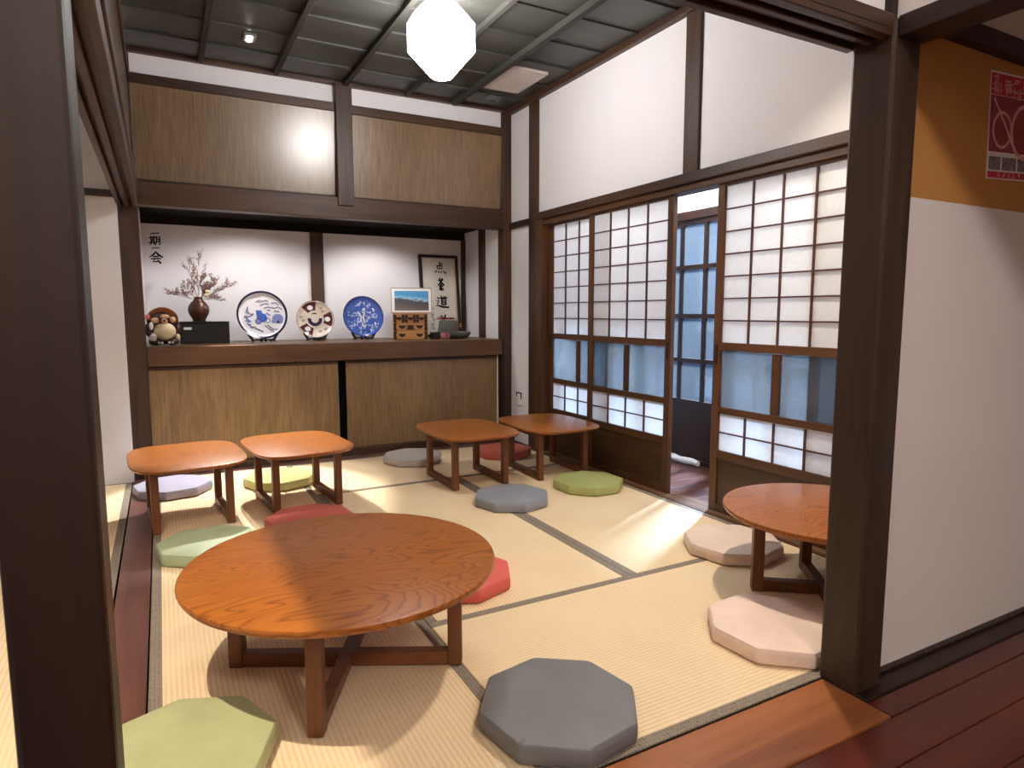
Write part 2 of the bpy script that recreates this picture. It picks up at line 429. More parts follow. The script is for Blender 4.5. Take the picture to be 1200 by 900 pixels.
# ------------------------------------------------------------------ setting: posts, beams, walls
W = 2.635   # ceiling height
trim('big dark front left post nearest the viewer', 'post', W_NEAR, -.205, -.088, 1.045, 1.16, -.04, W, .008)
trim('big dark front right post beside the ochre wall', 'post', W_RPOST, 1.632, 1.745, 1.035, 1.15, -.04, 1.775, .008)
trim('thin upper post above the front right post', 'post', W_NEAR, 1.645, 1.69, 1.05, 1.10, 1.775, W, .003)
trim('dark back left corner post', 'post', W_POST, -.20, -.087, 4.70, 4.86, -.04, W)
trim('dark corner post at the right end of the cupboards', 'post', W_POST, 2.456, 2.53, 4.70, 4.80, -.04, W)
trim('dark wall post at the left of the paper doors', 'post', W_POST, 2.512, 2.60, 4.265, 4.395, -.04, W)
trim('reddish door jamb at the left end of the paper doors', 'jamb', W_DOOR, 2.50, 2.60, 4.18, 4.266, 0, 1.735)
trim('short dark post on the white wall above the doors', 'post', W_POST, 2.512, 2.56, 2.62, 2.73, 1.785, W)
# right wall head beams
trim('long dark beam above the sliding paper doors', 'beam', W_BY, 2.495, 2.60, 1.15, 4.267, 1.732, 1.787)
trim('short dark rail between the corner and the door post', 'beam', W_BY, 2.505, 2.56, 4.395, 4.73, 1.715, 1.765)
m = MB().box(2.515, 2.61, 1.15, 4.27, 1.695, 1.733)
tag(m.build('trim_door_head', W_DOORY, bevel=.003), 'grooved door head under the long beam', 'beam', kind='structure')
trim('dark ceiling trim along the right wall', 'moulding', W_BY, 2.49, 2.56, 1.15, 4.73, 2.60, W+.01)
trim('dark ceiling trim above the back cupboards', 'moulding', W_BX, -.09, 2.49, 4.69, 4.74, 2.62, W+.01)
# white walls (right)
m = MB().box(2.53, 2.60, 1.15, 4.40, 1.785, W+.05).box(2.53, 2.60, 4.39, 4.80, 0, W+.05)
tag(m.build('wall_right', PLASTER), 'white plaster wall above and beside the paper doors', 'wall', kind='structure')
# back wall upper part
sbox('wall_back', 'white plaster strip above the upper cupboard', 'wall', PLASTER, -.2, 2.53, 4.74, 4.80, 2.49, W+.05, 0)
trim('dark beam above the upper cupboard doors', 'beam', W_BX, -.088, 2.456, 4.705, 4.80, 2.44, 2.50)
trim('wide dark beam between upper cupboard and display niche', 'beam', W_BX, -.088, 2.456, 4.69, 4.80, 1.715, 1.86)
trim('dark centre post of the upper cupboard', 'post', W_POST, 1.141, 1.255, 4.675, 4.80, 1.80, W)
# niche shell
m = MB().box(-.15, 2.52, 5.48, 5.54, 0, 1.80)
tag(m.build('wall_niche_back', PLASTER), 'white back wall of the display niche', 'wall', kind='structure')
tag(MB().box(2.456, 2.53, 4.80, 5.54, .0, 1.80).build('wall_niche_right', PLASTER), 'white side wall at the right of the niche', 'wall', kind='structure')
tag(MB().box(-.15, -.09, 4.86, 5.54, .0, 1.80).build('wall_niche_left', PLASTER), 'white side wall at the left of the niche', 'wall', kind='structure')
tag(MB().box(-.15, 2.53, 4.80, 5.54, 1.76, 1.80).build('ceiling_niche', W_CEILN), 'dark boarded ceiling of the niche', 'ceiling', kind='structure')
trim('dark rail along the top of the niche back wall', 'beam', W_CEILN, -.09, 2.456, 5.45, 5.48, 1.695, 1.76)
trim('dark centre post on the niche back wall', 'post', W_POST, 1.095, 1.197, 5.455, 5.48, SH, 1.70, .003)
trim('thin dark post in the back right corner of the niche', 'post', W_POST, 2.425, 2.456, 5.44, 5.48, SH, 1.70, .003)
trim('dark post on the right side wall of the niche', 'post', W_POST, 2.445, 2.46, 5.03, 5.15, SH, 1.76, .002)
# left side: lintel with grooves, boarded transom, white strip
m = MB().box(-.20, -.085, 1.16, 4.70, 1.735, 1.775)
for a, b in ((-.20, -.176), (-.160, -.136), (-.112, -.085)): m.box(a, b, 1.16, 4.70, 1.70, 1.736)
tag(m.build('trim_left_lintel', W_BY, bevel=.004), 'grooved dark lintel over the left opening', 'beam', kind='structure')
trim('dark rail along the top of the left lintel', 'beam', W_BY, -.19, -.075, 1.16, 4.70, 1.775, 1.80, .004)
sbox('wall_left_transom', 'brown boarded panel above the left lintel', 'wall', W_BY, -.17, -.10, 1.16, 4.70, 1.80, 2.44, 0)
trim('dark upper rail of the left transom', 'beam', W_BY, -.19, -.088, 1.16, 4.70, 2.44, 2.50, .004)
sbox('wall_left_strip', 'white plaster strip at the top of the left transom', 'wall', PLASTER, -.17, -.10, 1.16, 4.70, 2.50, W+.05, 0)
# front lintel with grooves + plaster over it
m = MB().box(-.088, 1.632, 1.04, 1.165, 1.745, 1.782)
for a, b in ((1.04, 1.068), (1.088, 1.108), (1.142, 1.165)): m.box(-.088, 1.632, a, b, 1.728, 1.746)
tag(m.build('trim_front_lintel', W_BX, bevel=.003), 'grooved dark lintel across the front opening', 'beam', kind='structure')
sbox('wall_front_transom', 'white plaster above the front lintel', 'wall', PLASTER, -.088, 1.70, 1.075, 1.13, 1.782, W+.05, 0)
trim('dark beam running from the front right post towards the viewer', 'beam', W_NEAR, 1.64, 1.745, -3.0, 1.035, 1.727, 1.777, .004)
sbox('wall_hall_upper', 'white plaster above the beam that runs to the viewer', 'wall', PLASTER_H, 1.66, 1.73, -3.0, 1.05, 1.777, W+.2, 0)
# wall right of the post
m = MB(); m.use(PLASTER_H).box(1.70, 3.6, 1.08, 1.15, 0, 1.362)
m.use(ORANGE).box(1.70, 3.6, 1.08, 1.15, 1.362, 1.80)
m.use(PLASTER_D).box(1.70, 3.6, 1.08, 1.15, 1.80, W+.2)
tag(m.build('wall_front_right'), 'hall wall with white lower part and ochre upper part', 'wall', kind='structure')
trim('dark beam over the ochre wall', 'beam', W_NEAR, 1.745, 3.6, 1.05, 1.085, 1.79, 1.845, .004)
sbox('baseboard_front_right', 'low dark baseboard under the white hall wall', 'baseboard', W_NEAR, 1.745, 3.6, 1.06, 1.085, 0, .012, .002)

# ceilings
m = MB(); n = 11; y0, y1 = 1.13, 4.74; st = (y1-y0)/n
for i in range(n):
    a = y0+i*st
    m.rings([[(-.2, a, W), (-.2, a+st+.02, W+.011), (-.2, a+st+.02, W+.031), (-.2, a, W+.014)],
             [(2.53, a, W), (2.53, a+st+.02, W+.011), (2.53, a+st+.02, W+.031), (2.53, a, W+.014)]])
tag(m.build('ceiling', CEIL), 'dark grey lapped board ceiling of the mat room', 'ceiling', kind='structure')
for i, x in enumerate((.305, .755, 1.21, 1.655)):
    trim('dark ceiling batten, number %s from the left wall' % ('one', 'two', 'three', 'four')[i], 'batten', BATTEN, x-.016, x+.016, 1.15, 4.69, W-.026, W+.004, .003)
trim('deep dark ceiling batten beside the pale air grille', 'batten', BATTEN, 2.015, 2.055, 1.15, 4.69, W-.034, W+.004, .003)
sbox('ceiling_side_room', 'plain ceiling of the left side room', 'ceiling', PLASTER_D, -3.2, -.2, 1.1, 4.75, W+.03, W+.08, 0)
sbox('ceiling_hall', 'plain ceiling of the hall behind the viewer', 'ceiling', PLASTER_D, -3.2, 3.6, -3.0, 1.08, W+.1, W+.16, 0)
sbox('ceiling_corridor', 'white ceiling of the window corridor', 'ceiling', PLASTER, 2.6, 3.5, .2, 5.0, 2.2, 2.26, 0)
# other shells
sbox('wall_side_room_back', 'white back wall of the left side room', 'wall', PLASTER, -3.2, -.195, 4.61, 4.68, 0, W+.1, 0)
trim('dark rail on the white wall of the side room', 'rail', W_BX, -3.2, -.2, 4.59, 4.612, 1.735, 1.775, .003)
sbox('wall_side_room_left', 'white far left wall', 'wall', PLASTER, -3.26, -3.2, -3.0, 4.7, 0, W+.2, 0)
sbox('wall_hall_back', 'white wall behind the viewer', 'wall', PLASTER_H, -3.2, 3.6, -3.06, -3.0, 0, W+.2, 0)
sbox('wall_hall_right', 'white wall at the right of the hall', 'wall', PLASTER_H, 3.6, 3.66, -3.0, 1.15, 0, W+.2, 0)
m = MB().box(3.28, 3.34, .2, 5.0, 1.745, 2.26)
tag(m.build('wall_corridor_outer', PLASTER), 'white wall above the corridor windows', 'wall', kind='structure')
sbox('wall_corridor_far', 'white end wall of the corridor', 'wall', PLASTER, 2.6, 3.34, 4.95, 5.0, -.02, 2.26, 0)
sbox('wall_corridor_near', 'white near end wall of the corridor', 'wall', PLASTER, 2.6, 3.34, 1.15, 1.2, -.02, 2.26, 0)
sbox('ground_garden', 'ground outside the corridor windows', 'ground', OUTG, 3.4, 7.5, -1, 9, -.3, -.2, 0)
sbox('wall_garden', 'bluish garden wall beyond the corridor windows', 'wall', OUTW, 5.6, 5.7, -1, 9, -.3, 2.7, 0)

# ------------------------------------------------------------------ shoji doors
def shoji(idx, label, yL, yR, x, hand):
    """yL (far) > yR (near); x = face towards the room"""
    t = bpy.data.objects.new('door_%d' % idx, None); COL.objects.link(t); t.location = (x, (yL+yR)/2, .004)
    tag(t, label, 'sliding door', kind='structure')
    h = (yL-yR)/2; D = .03; sw = .047; o = -.004
    for s in (-1, 1):
        MB().box(0, D, min(s*h, s*(h-sw)), max(s*h, s*(h-sw)), 0, 1.72+o).build('stile', W_DOOR, t, bevel=.003)
    a = h-sw
    for z0, z1 in ((0, .045), (.285, .333), (.524, .562), (.852, .897), (1.678, 1.72)):
        MB().box(.002, D-.002, -a-.002, a+.002, z0, z1+o).build('rail', W_DOORY, t, bevel=.002)
    MB().box(.006, D-.006, -.024, .024, .56, .853+o).build('mullion', W_DOOR, t, bevel=.002)
    m = MB()
    for z0, z1, nr in ((.897, 1.678, 7), (.333, .524, 2)):
        for k in range(1, nr): z = z0+(z1-z0)*k/nr; m.box(.006, .014, -a, a, z-.0035+o, z+.0035+o)
        for k in range(1, 4): y = -a+2*a*k/4; m.box(.004, .014, y-.004, y+.004, z0+o, z1+o)
    m.build('lattice', W_KUMI, t)
    for z0, z1 in ((.895, 1.68), (.331, .526)):
        MB().box(.0142, .0152, -a, a, z0+o, z1+o).build('paper', PAPER, t)
    for s in (-1, 1):
        MB().box(.013, .016, min(s*.024, s*a), max(s*.024, s*a), .56+o, .854+o).build('glass_pane', FROST, t)
    MB().box(.012, .018, -a, a, .04, .29).build('base_board', W_DPANEL, t)
    yy = (h-.024)*hand
    MB().box(-.002, .0005, yy-.009, yy+.009, .78, .88).box(-.0025, -.0015, yy-.004, yy+.004, .80, .86).build('finger_pull', IRON, t)
    return t
shoji(1, 'paper sliding door at the far left, partly behind its neighbour', 4.18, 3.42, 2.567, 1)
shoji(2, 'paper sliding door on the left edge of the open gap', 3.622, 2.81, 2.531, -1)
shoji(3, 'paper sliding door on the right edge of the open gap', 2.485, 1.70, 2.531, 1)
shoji(4, 'paper sliding door behind the right one', 1.94, 1.16, 2.567, -1)

# corridor windows
def window(idx, label, y0, y1, x=3.285):
    t = bpy.data.objects.new('window_%d' % idx, None); COL.objects.link(t); t.location = (x, (y0+y1)/2, -.02)
    tag(t, label, 'window', kind='structure'); h = (y1-y0)/2
    for s in (-1, 1): MB().box(0, .035, min(s*h, s*(h-.045)), max(s*h, s*(h-.045)), 0, 1.72).build('window_stile', W_NEAR, t, bevel=.003)
    for z in (.0, .42, .716, 1.03, 1.37, 1.68):
        MB().box(.002, .033, -h+.04, h-.04, z, z+.03).build('window_rail', W_NEAR, t)
    n = 4
    for k in range(1, n):
        y = -h+2*h*k/n; MB().box(.004, .031, y-.014, y+.014, .42, 1.70).build('glazing_bar', W_NEAR, t)
    MB().box(.014, .022, -h+.04, h-.04, .02, .43).build('lower_board', W_NEAR, t)
    MB().box(.016, .019, -h+.04, h-.04, .44, 1.69).build('window_glass', CLEAR, t)
    return t
window(1, 'corridor window seen through the gap between the paper doors', 3.10, 4.02)
window(2, 'corridor window behind the left paper doors', 4.02, 4.95)
window(3, 'corridor window behind the right paper door', 2.18, 3.10)
window(4, 'corridor window at the near end behind the right doors', 1.2, 2.18)
trim('dark head beam over the corridor windows', 'beam', W_NEAR, 3.27, 3.34, 1.2, 4.95, 1.69, 1.75)
# rolled cloth at the foot of the corridor window
m = MB(); pts = [(3.235, 3.28+.06*k, .004+.004*math.sin(k*1.7)) for k in range(9)]
m.tube(pts, [.018, .024, .026, .023, .027, .024, .026, .025, .02], 10)
tag(m.build('rolled_cloth', CLOTH, smooth=60), 'rolled white cloth on the corridor floor below the window', 'cloth')

# ------------------------------------------------------------------ cupboards
t = thing('upper_cupboard', 'wall cupboard with two glossy brown sliding panels under the ceiling', 'cupboard', (1.18, 4.76, 1.86))
ang = math.radians(3.2)
for x0, x1, yo in ((-.1, 1.141, 0), (1.255, 2.456, .012)):
    c = (x0+x1)/2-1.18; w = (x1-x0)/2
    p = MB().box(-w, w, -.006, .006, 0, .58).build('sliding_panel', PANEL_UP, t)
    p.location = (c, yo-.01, .0); p.rotation_euler = (ang, 0, 0)
    f = MB().box(-w, w, -.012, -.004, -.005, .018).build('panel_edge', W_BX, p)
MB().box(-1.26, 1.27, .045, .055, 0, .58).build('dark_inside', GAP, t)
t = thing('lower_cupboard', 'floor cupboard with two straw brown sliding panels below the shelf', 'cupboard', (1.18, 4.77, 0))
MB().box(-1.26, 1.27, -.06, .03, .0, .05).build('bottom_rail', W_BX, t, bevel=.003)
MB().box(-1.26, 1.27, .04, .05, .05, .70).build('dark_inside', GAP, t)
for x0, x1, yo in ((-1.285+.005, -.06, -.015), (.002, 1.252, .005)):
    p = MB().box(x0, x1, yo-.008, yo+.008, .05, .70).build('sliding_panel', PANEL_LO, t)
    MB().box(x0, x1, yo-.0095, yo-.0075, .68, .70).build('panel_edge', W_BX, p)
tag(MB().box(1.246, 1.256, -.006, .006, .05, .70).build('pale_edge_strip', WHITE, t), 'white edge strip')
t = thing('display_shelf', 'long brown wooden shelf board carrying the plates and ornaments', 'shelf', (1.18, 4.73, .70))
MB().box(-1.267, 1.276, -.012, .06, .008, SH-.70).build('front_board', W_SHELF, t, bevel=.004)
MB().box(-1.267, 1.276, .06, .75, SH-.725, SH-.70).build('shelf_top', W_SHELF, t)

# ------------------------------------------------------------------ tables
def leg_frame_obj(m, name, mat, parent): return m.build(name, mat, parent, bevel=.004)
def round_table(label, x, y, r, hd, ang, group):
    t = thing('round_table', label, 'table', (x, y, .002), 0, group)
    n = 72; H = .328
    prof = [(r-.022, H-.026), (r-.006, H-.020), (r-.001, H-.012), (r, H-.006), (r-.002, H-.001), (r-.006, H)]
    m = MB(); m.lathe(prof, n); m.build('tabletop', W_TOP, t, smooth=35)
    L = .042
    for k in range(4):
        a = ang+k*PI/2
        M = Matrix.Rotation(a, 4, 'Z') @ Matrix.Translation((hd-L/2, 0, 0))
        m = MB().box(-L/2, L/2, -.02, .02, 0, H-.024, M); m.build('leg', W_LEG, t, bevel=.004)
    for k in range(2):
        M = Matrix.Rotation(ang+k*PI/2, 4, 'Z')
        MB().box(-hd+L, hd-L, -.0185, .0185, .002, .042+.002*k, M).build('floor_bar', W_LEGX, t, bevel=.003)
        MB().box(-hd+L, hd-L, -.0185, .0185, H-.062+.002*k, H-.0245, M).build('top_bar', W_LEGX, t, bevel=.003)
    return t
G = 'low wooden tables on the mats'
round_table('large round low wooden table in the left foreground', .440, 1.862, .445, .345, math.radians(63), G)
round_table('small round low wooden table cut off by the right post', 2.130, 1.505, .365, .255, math.radians(52), G)

def square_table(label, x, y, rz):
    t = thing('square_table', label, 'table', (x, y, .002), rz, G)
    H = .328; a, b, e = .264, .345, 4.0
    def outline(s, z):
        out = []
        for k in range(64):
            th = 2*PI*k/64; c, q = math.cos(th), math.sin(th)
            out.append(((a-s)*math.copysign(abs(c)**(2/e), c), (b-s)*math.copysign(abs(q)**(2/e), q), z))
        return out
    MB().rings([outline(.03, H-.024), outline(.008, H-.016), outline(.0, H-.006), outline(.002, H-.001), outline(.006, H)]).build('tabletop', W_TOP, t, smooth=35)
    for sx in (-1, 1):
        X = sx*.165
        for sy in (-1, 1):
            Y = sy*.205
            MB().box(X-.018, X+.018, Y-.02, Y+.02, 0, H-.02).build('leg', W_LEG, t, bevel=.004)
        MB().box(X-.017, X+.017, -.185, .185, .002, .04).build('floor_bar', W_LEGX, t, bevel=.003)
        MB().box(X-.017, X+.017, -.185, .185, H-.06, H-.02).build('top_bar', W_LEGX, t, bevel=.003)
    return t
st = square_table('low square wooden table at the far left beside the red threshold', .083, 3.665, math.radians(4))
for lab, x, y, rz in (('low square wooden table second from the left, above the yellow green cushion', .632, 3.72, 5),
                      ('low square wooden table between the pale back cushion and the doors, left of its pair', 1.655, 3.68, 0),
                      ('low square wooden table in the corner against the paper doors', 2.222, 3.635, -2)):
    c = copy_tree(st); c.location = (x, y, .002); c.rotation_euler = (0, 0, math.radians(rz)); c['label'] = lab

# ------------------------------------------------------------------ cushions
def cushion_mesh():
    m = MB(); R = .215
    def outline(r, z, rnd=.06):
        out = []; n = 8
        for k in range(n):
            a = 2*PI*k/n
            p0 = Vector((math.cos(a-2*PI/n), math.sin(a-2*PI/n))); p1 = Vector((math.cos(a), math.sin(a))); p2 = Vector((math.cos(a+2*PI/n), math.sin(a+2*PI/n)))
            A = p1.lerp(p0, rnd); B = p1.lerp(p2, rnd)
            for s in (0, .33, .67, 1):
                q = (A*(1-s)+p1*s)*(1-s)+(p1*(1-s)+B*s)*s
                out.append((q.x*r, q.y*r, z))
        return out
    prof = [(R-.012, 0), (R-.003, .004), (R, .014), (R, .036), (R-.003, .044), (R-.006, .047), (R-.004, .0485), (R-.007, .051), (R-.03, .056), (R-.08, .060), (.04, .062)]
    m.rings([outline(r, z) for r, z in prof])
    return m
CU = [('dark grey octagonal cushion in the front centre', .860, 1.343, (116, 116, 118), 10),
      ('light green octagonal cushion in the bottom left corner', -.010, 1.600, (176, 180, 134), 22),
      ('cream octagonal cushion at the right front beside the post', 1.705, 1.371, (232, 206, 190), 5),
      ('cream octagonal cushion half shaded by the small round table', 2.185, 1.993, (226, 202, 184), 12),
      ('coral red octagonal cushion showing right of the large round table', .974, 2.249, (210, 98, 88), 20),
      ('sage green octagonal cushion behind the large round table on the left', .135, 3.085, (164, 176, 140), 8),
      ('blue grey octagonal cushion in the middle of the room', 1.666, 3.098, (140, 142, 150), 15),
      ('olive green octagonal cushion beside the sliding doors', 2.223, 3.154, (164, 168, 104), 0),
      ('pale grey octagonal cushion in front of the back cupboard', 1.53, 4.329, (184, 174, 168), 18),
      ('brick red octagonal cushion in the back right corner', 2.185, 4.20, (190, 94, 78), 4),
      ('lavender grey octagonal cushion at the far left under a table', .015, 4.25, (160, 158, 176), 12),
      ('yellow green octagonal cushion against the back cupboard on the left', .602, 4.147, (200, 198, 130), 20),
      ('dusty red octagonal cushion hidden behind the large round table', .60, 3.228, (194, 98, 86), 7)]
for i, (lab, x, y, c, rz) in enumerate(CU):
    cm = leather('cushion_cover_%d' % i, srgb(*c))
    o = cushion_mesh().build('floor_cushion', cm, smooth=28, loc=(x, y, .002)); o.rotation_euler = (0, 0, math.radians(rz+22.5))
    tag(o, lab, 'cushion', 'octagonal floor cushions on the mats')

# ------------------------------------------------------------------ lamps & ceiling fittings
LX, LY, LZ = 1.305, 3.162, 2.41
t = thing('ceiling_lamp', 'glowing white faceted lantern hanging from the dark ceiling', 'lamp', (LX, LY, LZ))
m = MB(); prof = [(.055, -.188), (.168, -.068), (.168, .068), (.06, .185)]
m.lathe(prof, 8); o = m.build('faceted_shade', emit('lantern_glow', (1, .975, .955, 1), 22), t); o.rotation_euler = (0, 0, .3)
MB().lathe([(.05, .186), (.05, W-LZ+.002)], 20).build('ceiling_rose', WHITE, t, smooth=40)

t = thing('downlight', 'small twin white spotlight fixed to the dark ceiling', 'light', (.538, 4.19, W))
MB().box(-.035, .035, -.052, .052, -.012, .005).build('housing', plain('grey_housing', srgb(96, 96, 94), .5), t, bevel=.003)
for dy in (-.024, .024):
    MB().lathe([(.013, -.018), (.017, -.014), (.017, -.010)], 20, (0, dy, 0)).build('bulb', emit('spot_glow', (1, .95, .9, 1), 25), t, smooth=40)

t = thing('air_grille', 'pale square air grille set in the dark ceiling corner', 'grille', (2.21, 4.07, W-.002))
a, b = .143, .215
m = MB()
for q in ((-a, a, -b, -b+.02), (-a, a, b-.02, b), (-a, -a+.02, -b, b), (a-.02, a, -b, b)): m.box(*q, -.014, .004)
GR = plain('grille_cream', srgb(196, 184, 180), .6)
m.build('frame', GR, t, bevel=.002)
m = MB()
for k in range(17): y = -b+.03+k*(2*b-.06)/16; m.box(-a+.02, a-.02, y-.006, y+.006, -.011, 0)
m.build('louvres', GR, t)
MB().box(-a+.02, a-.02, -b+.02, b-.02, -.002, .002).build('backing', plain('grille_shadow', srgb(120, 112, 108), .8), t)
t = thing('ceiling_disc', 'small round grey fitting in the dark ceiling corner behind the grille', 'ceiling fitting', (2.25, 4.47, W-.003))
MB().lathe([(.06, 0), (.062, -.008), (.05, -.022), (.03, -.026)], 28).build('cover', plain('fitting_grey', srgb(92, 92, 98), .5), t, smooth=40)
MB().lathe([(.022, -.025), (.020, -.032), (.01, -.034)], 20).build('centre_cap', plain('fitting_dark', srgb(60, 60, 66), .5), t, smooth=40)

# socket near the floor by the corner
t = thing('wall_socket', 'small white wall socket with painted shadow edge low beside the corner post', 'socket', (2.528, 4.55, .36))
MB().box(-.012, .0, -.035, .035, -.05, .05).build('plate', WHITE, t, bevel=.003)
m = MB().box(-.016, -.011, -.04, .04, .044, .053).box(-.016, -.011, -.041, -.032, .0, .053).box(-.016, -.011, .033, .041, .02, .053)
m.build('shadow_rim', INK, t)  # ink strips stand in for the shadow along the socket edges

# ------------------------------------------------------------------ shelf objects
def onshelf(x, y): return (x, y, SH)
# raccoon dog figurine
t = thing('raccoon_dog_figurine', 'brown ceramic raccoon dog figurine with straw hat and cream belly', 'figurine', (.014, 4.965, SH+.004), .02)
CB = plain('brown_glaze', srgb(62, 36, 30), .25, .6, var=.2, vscale=40); CC = plain('cream_belly', srgb(226, 208, 168), .3, .5, var=.08)
CH = plain('hat_glaze', srgb(150, 88, 48), .35, .5, var=.2, vscale=60); CF = plain('tan_face', srgb(206, 160, 124), .35)
m = MB(); m.ball((0, .01, .085), (.094, .07, .085), 24, 14).ball((0, .0, .165), (.066, .055, .055), 20, 12).ball((-.05, -.045, .022), (.042, .04, .026)).ball((.05, -.045, .022), (.042, .04, .026)).ball((-.085, -.02, .10), (.026, .03, .05)).ball((.085, -.02, .10), (.026, .03, .05))
body = m.build('body', CB, t)
rm = body.modifiers.new('join', 'REMESH'); rm.mode = 'VOXEL'; rm.voxel_size = .006; rm.use_smooth_shade = True
sm = body.modifiers.new('soft', 'SMOOTH'); sm.iterations = 4
MB().ball((.008, -.045, .088), (.066, .042, .060), 22, 14).build('belly', CC, t, smooth=180)
m = MB(); M = Matrix.Translation((0, .045, .178)) @ Matrix.Rotation(math.radians(62), 4, 'X')
m.lathe([(.094, -.004), (.096, .002), (.07, .014), (.045, .034), (.02, .048), (.004, .05)], 28, (0, 0, 0), Matrix.Translation((0, .03, .165)) @ Matrix.Rotation(math.radians(-62), 4, 'X'))
m.build('straw_hat', CH, t, smooth=50)
m = MB().ball((.01, -.046, .186), (.03, .02, .017)); m.build('forehead', CF, t, smooth=180)
for c, r in (((-.045, -.042, .162), (.026, .02, .02)), ((.055, -.036, .168), (.022, .02, .02))): MB().ball(c, r).build('cheek', CF, t, smooth=180)
MB().ball((.008, -.06, .158), (.02, .022, .016)).build('snout', CF, t, smooth=180)
MB().ball((.008, -.081, .162), .007, 10, 6).build('nose', BLACK, t, smooth=180)
for s in (-1, 1): MB().ball((.008+s*.024, -.056, .172), (.009, .006, .010), 10, 6).build('eye', BLACK, t, smooth=180)
MB().ball((-.088, -.01, .185), (.016, .014, .02)).build('ear', plain('pink_ear', srgb(190, 110, 104), .4), t, smooth=180)
MB().ball((-.07, -.06, .125), (.012, .012, .026)).build('paw', WHITE, t, smooth=180)
m = MB().lathe([(.018, 0), (.022, .012), (.022, .03), (.010, .042), (.011, .05)], 16, (-.062, -.068, .03)); m.build('sake_flask', plain('flask_glaze', srgb(206, 196, 190), .3), t, smooth=40)
for x in (-.03, -.012, .03, .05): MB().ball((x, -.08, .015), (.008, .008, .008), 8, 6).build('toe', WHITE, t, smooth=180)
MB().ball((.082, -.055, .05), (.014, .014, .022)).build('tassel', CC, t, smooth=180)

# black plinth box, vase, branches
t = thing('display_box', 'low black lacquered box under the bronze vase', 'box', onshelf(.275, 5.165), 0)
MB().box(-.158, .158, -.09, .09, 0, .145).build('box_body', BLACK, t, bevel=.004)
MB().box(-.162, .162, -.094, .094, .145, .155).build('box_lid', BLACK, t, bevel=.003)
tag(MB().box(-.135, -.085, -.0925, -.0900, .098, .116).build('paper_tag', WHITE, t), 'white paper tag')
VZ = SH+.155
t = thing('bronze_vase', 'brown round bellied vase standing on the black box', 'vase', (.245, 5.165, VZ))
prof = [(.034, 0), (.040, .004), (.046, .02), (.066, .055), (.071, .08), (.066, .108), (.048, .135), (.030, .152), (.026, .165), (.030, .172), (.026, .173), (.020, .162), (.02, .14)]
MB().lathe(prof, 40, cap1=True).build('vase_body', BRONZE, t, smooth=50)
MB().lathe([(.036, -.0), (.044, .0005), (.044, .006), (.039, .0062)], 32).build('foot_ring', BLACK, t, smooth=40)
t = thing('dried_branches', 'bare dried twigs with small blossoms in the bronze vase', 'dried branches', (.245, 5.165, VZ+.15))
rnd = random.Random(5); tw = MB(); fl = MB(); lf = MB()
def sprig(p, d, L, r, depth):
    pts = [p]; rad = [r]; d = d.normalized(); n = 5
    for i in range(n):
        d = (d+Vector((rnd.uniform(-.2, .2), rnd.uniform(-.12, .12), rnd.uniform(-.10, .16)))).normalized()
        pts.append(pts[-1]+d*L/n); rad.append(r*(1-.75*(i+1)/n))
        if depth < 2 and i >= 1:
            for q in range(rnd.choice((1, 2))):
                sprig(pts[-1], d+Vector((rnd.uniform(-.9, .9), rnd.uniform(-.6, .6), rnd.uniform(-.3, .7))), L*rnd.uniform(.28, .45), r*.6, depth+1)
        if depth >= 1:
            e = pts[-1]+Vector((rnd.uniform(-.008, .008), rnd.uniform(-.006, .006), rnd.uniform(-.004, .010)))
            lf.ball(tuple(e), (rnd.uniform(.0015, .0035), .002, rnd.uniform(.002, .005)), 6, 4)
    tw.tube(pts, rad, 5)
for dx, dz, L in ((-.05, 1, .29), (-.30, .9, .24), (.15, .9, .20), (.5, .6, .17), (.95, .42, .25), (-.95, .22, .17), (.8, .8, .16), (-.55, .5, .14), (.35, .35, .12), (.7, .15, .14)):
    sprig(Vector((rnd.uniform(-.008, .008), rnd.uniform(-.006, .006), 0)), Vector((dx, rnd.uniform(-.25, .15), dz)), L*.86, .0024, 0)
tw.build('twigs', TWIG, t); o = lf.build('leaves', DRYFLOWER, t)
for c, r in (((.062, -.02, .062), .018), ((.05, -.03, .035), .016), ((.0, -.01, .03), .010)):
    fl.ball(c, (r, r*.8, r*.8), 10, 6)
fl.build('blossoms', plain('cream_blossom', srgb(226, 212, 176), .9, .1), t, smooth=180)

# plates on stands
def plate(label, x, y, r, tilt, deco, base, back):
    """round plate leaning back on a stand"""
    t = thing('display_plate', label, 'plate', (x, y, SH+.028), 0, 'decorated plates on stands')
    M = Matrix.Translation((0, 0, r*math.cos(tilt))) @ Matrix.Rotation(-tilt, 4, 'X') @ Matrix.Rotation(PI/2, 4, 'X')
    prof = [(.001, -.010), (r*.5, -.010), (r*.55, -.012), (r*.90, -.006), (r*.95, .003), (r, .010), (r*.985, .013), (r*.93, .008), (r*.86, -.002), (r*.82, -.004), (.001, -.004)]
    m = MB(); m.use(base); m.lathe(prof, 56, (0, 0, 0), M)
    O = M @ Vector((0, 0, 0)); U = (M.to_3x3() @ Vector((1, 0, 0))); V = (M.to_3x3() @ Vector((0, 1, 0))); Wn = U.cross(V)
    deco(m, O, U, V, Wn, r)
    m.build('glazed_dish', base, t, smooth=40)
    return t
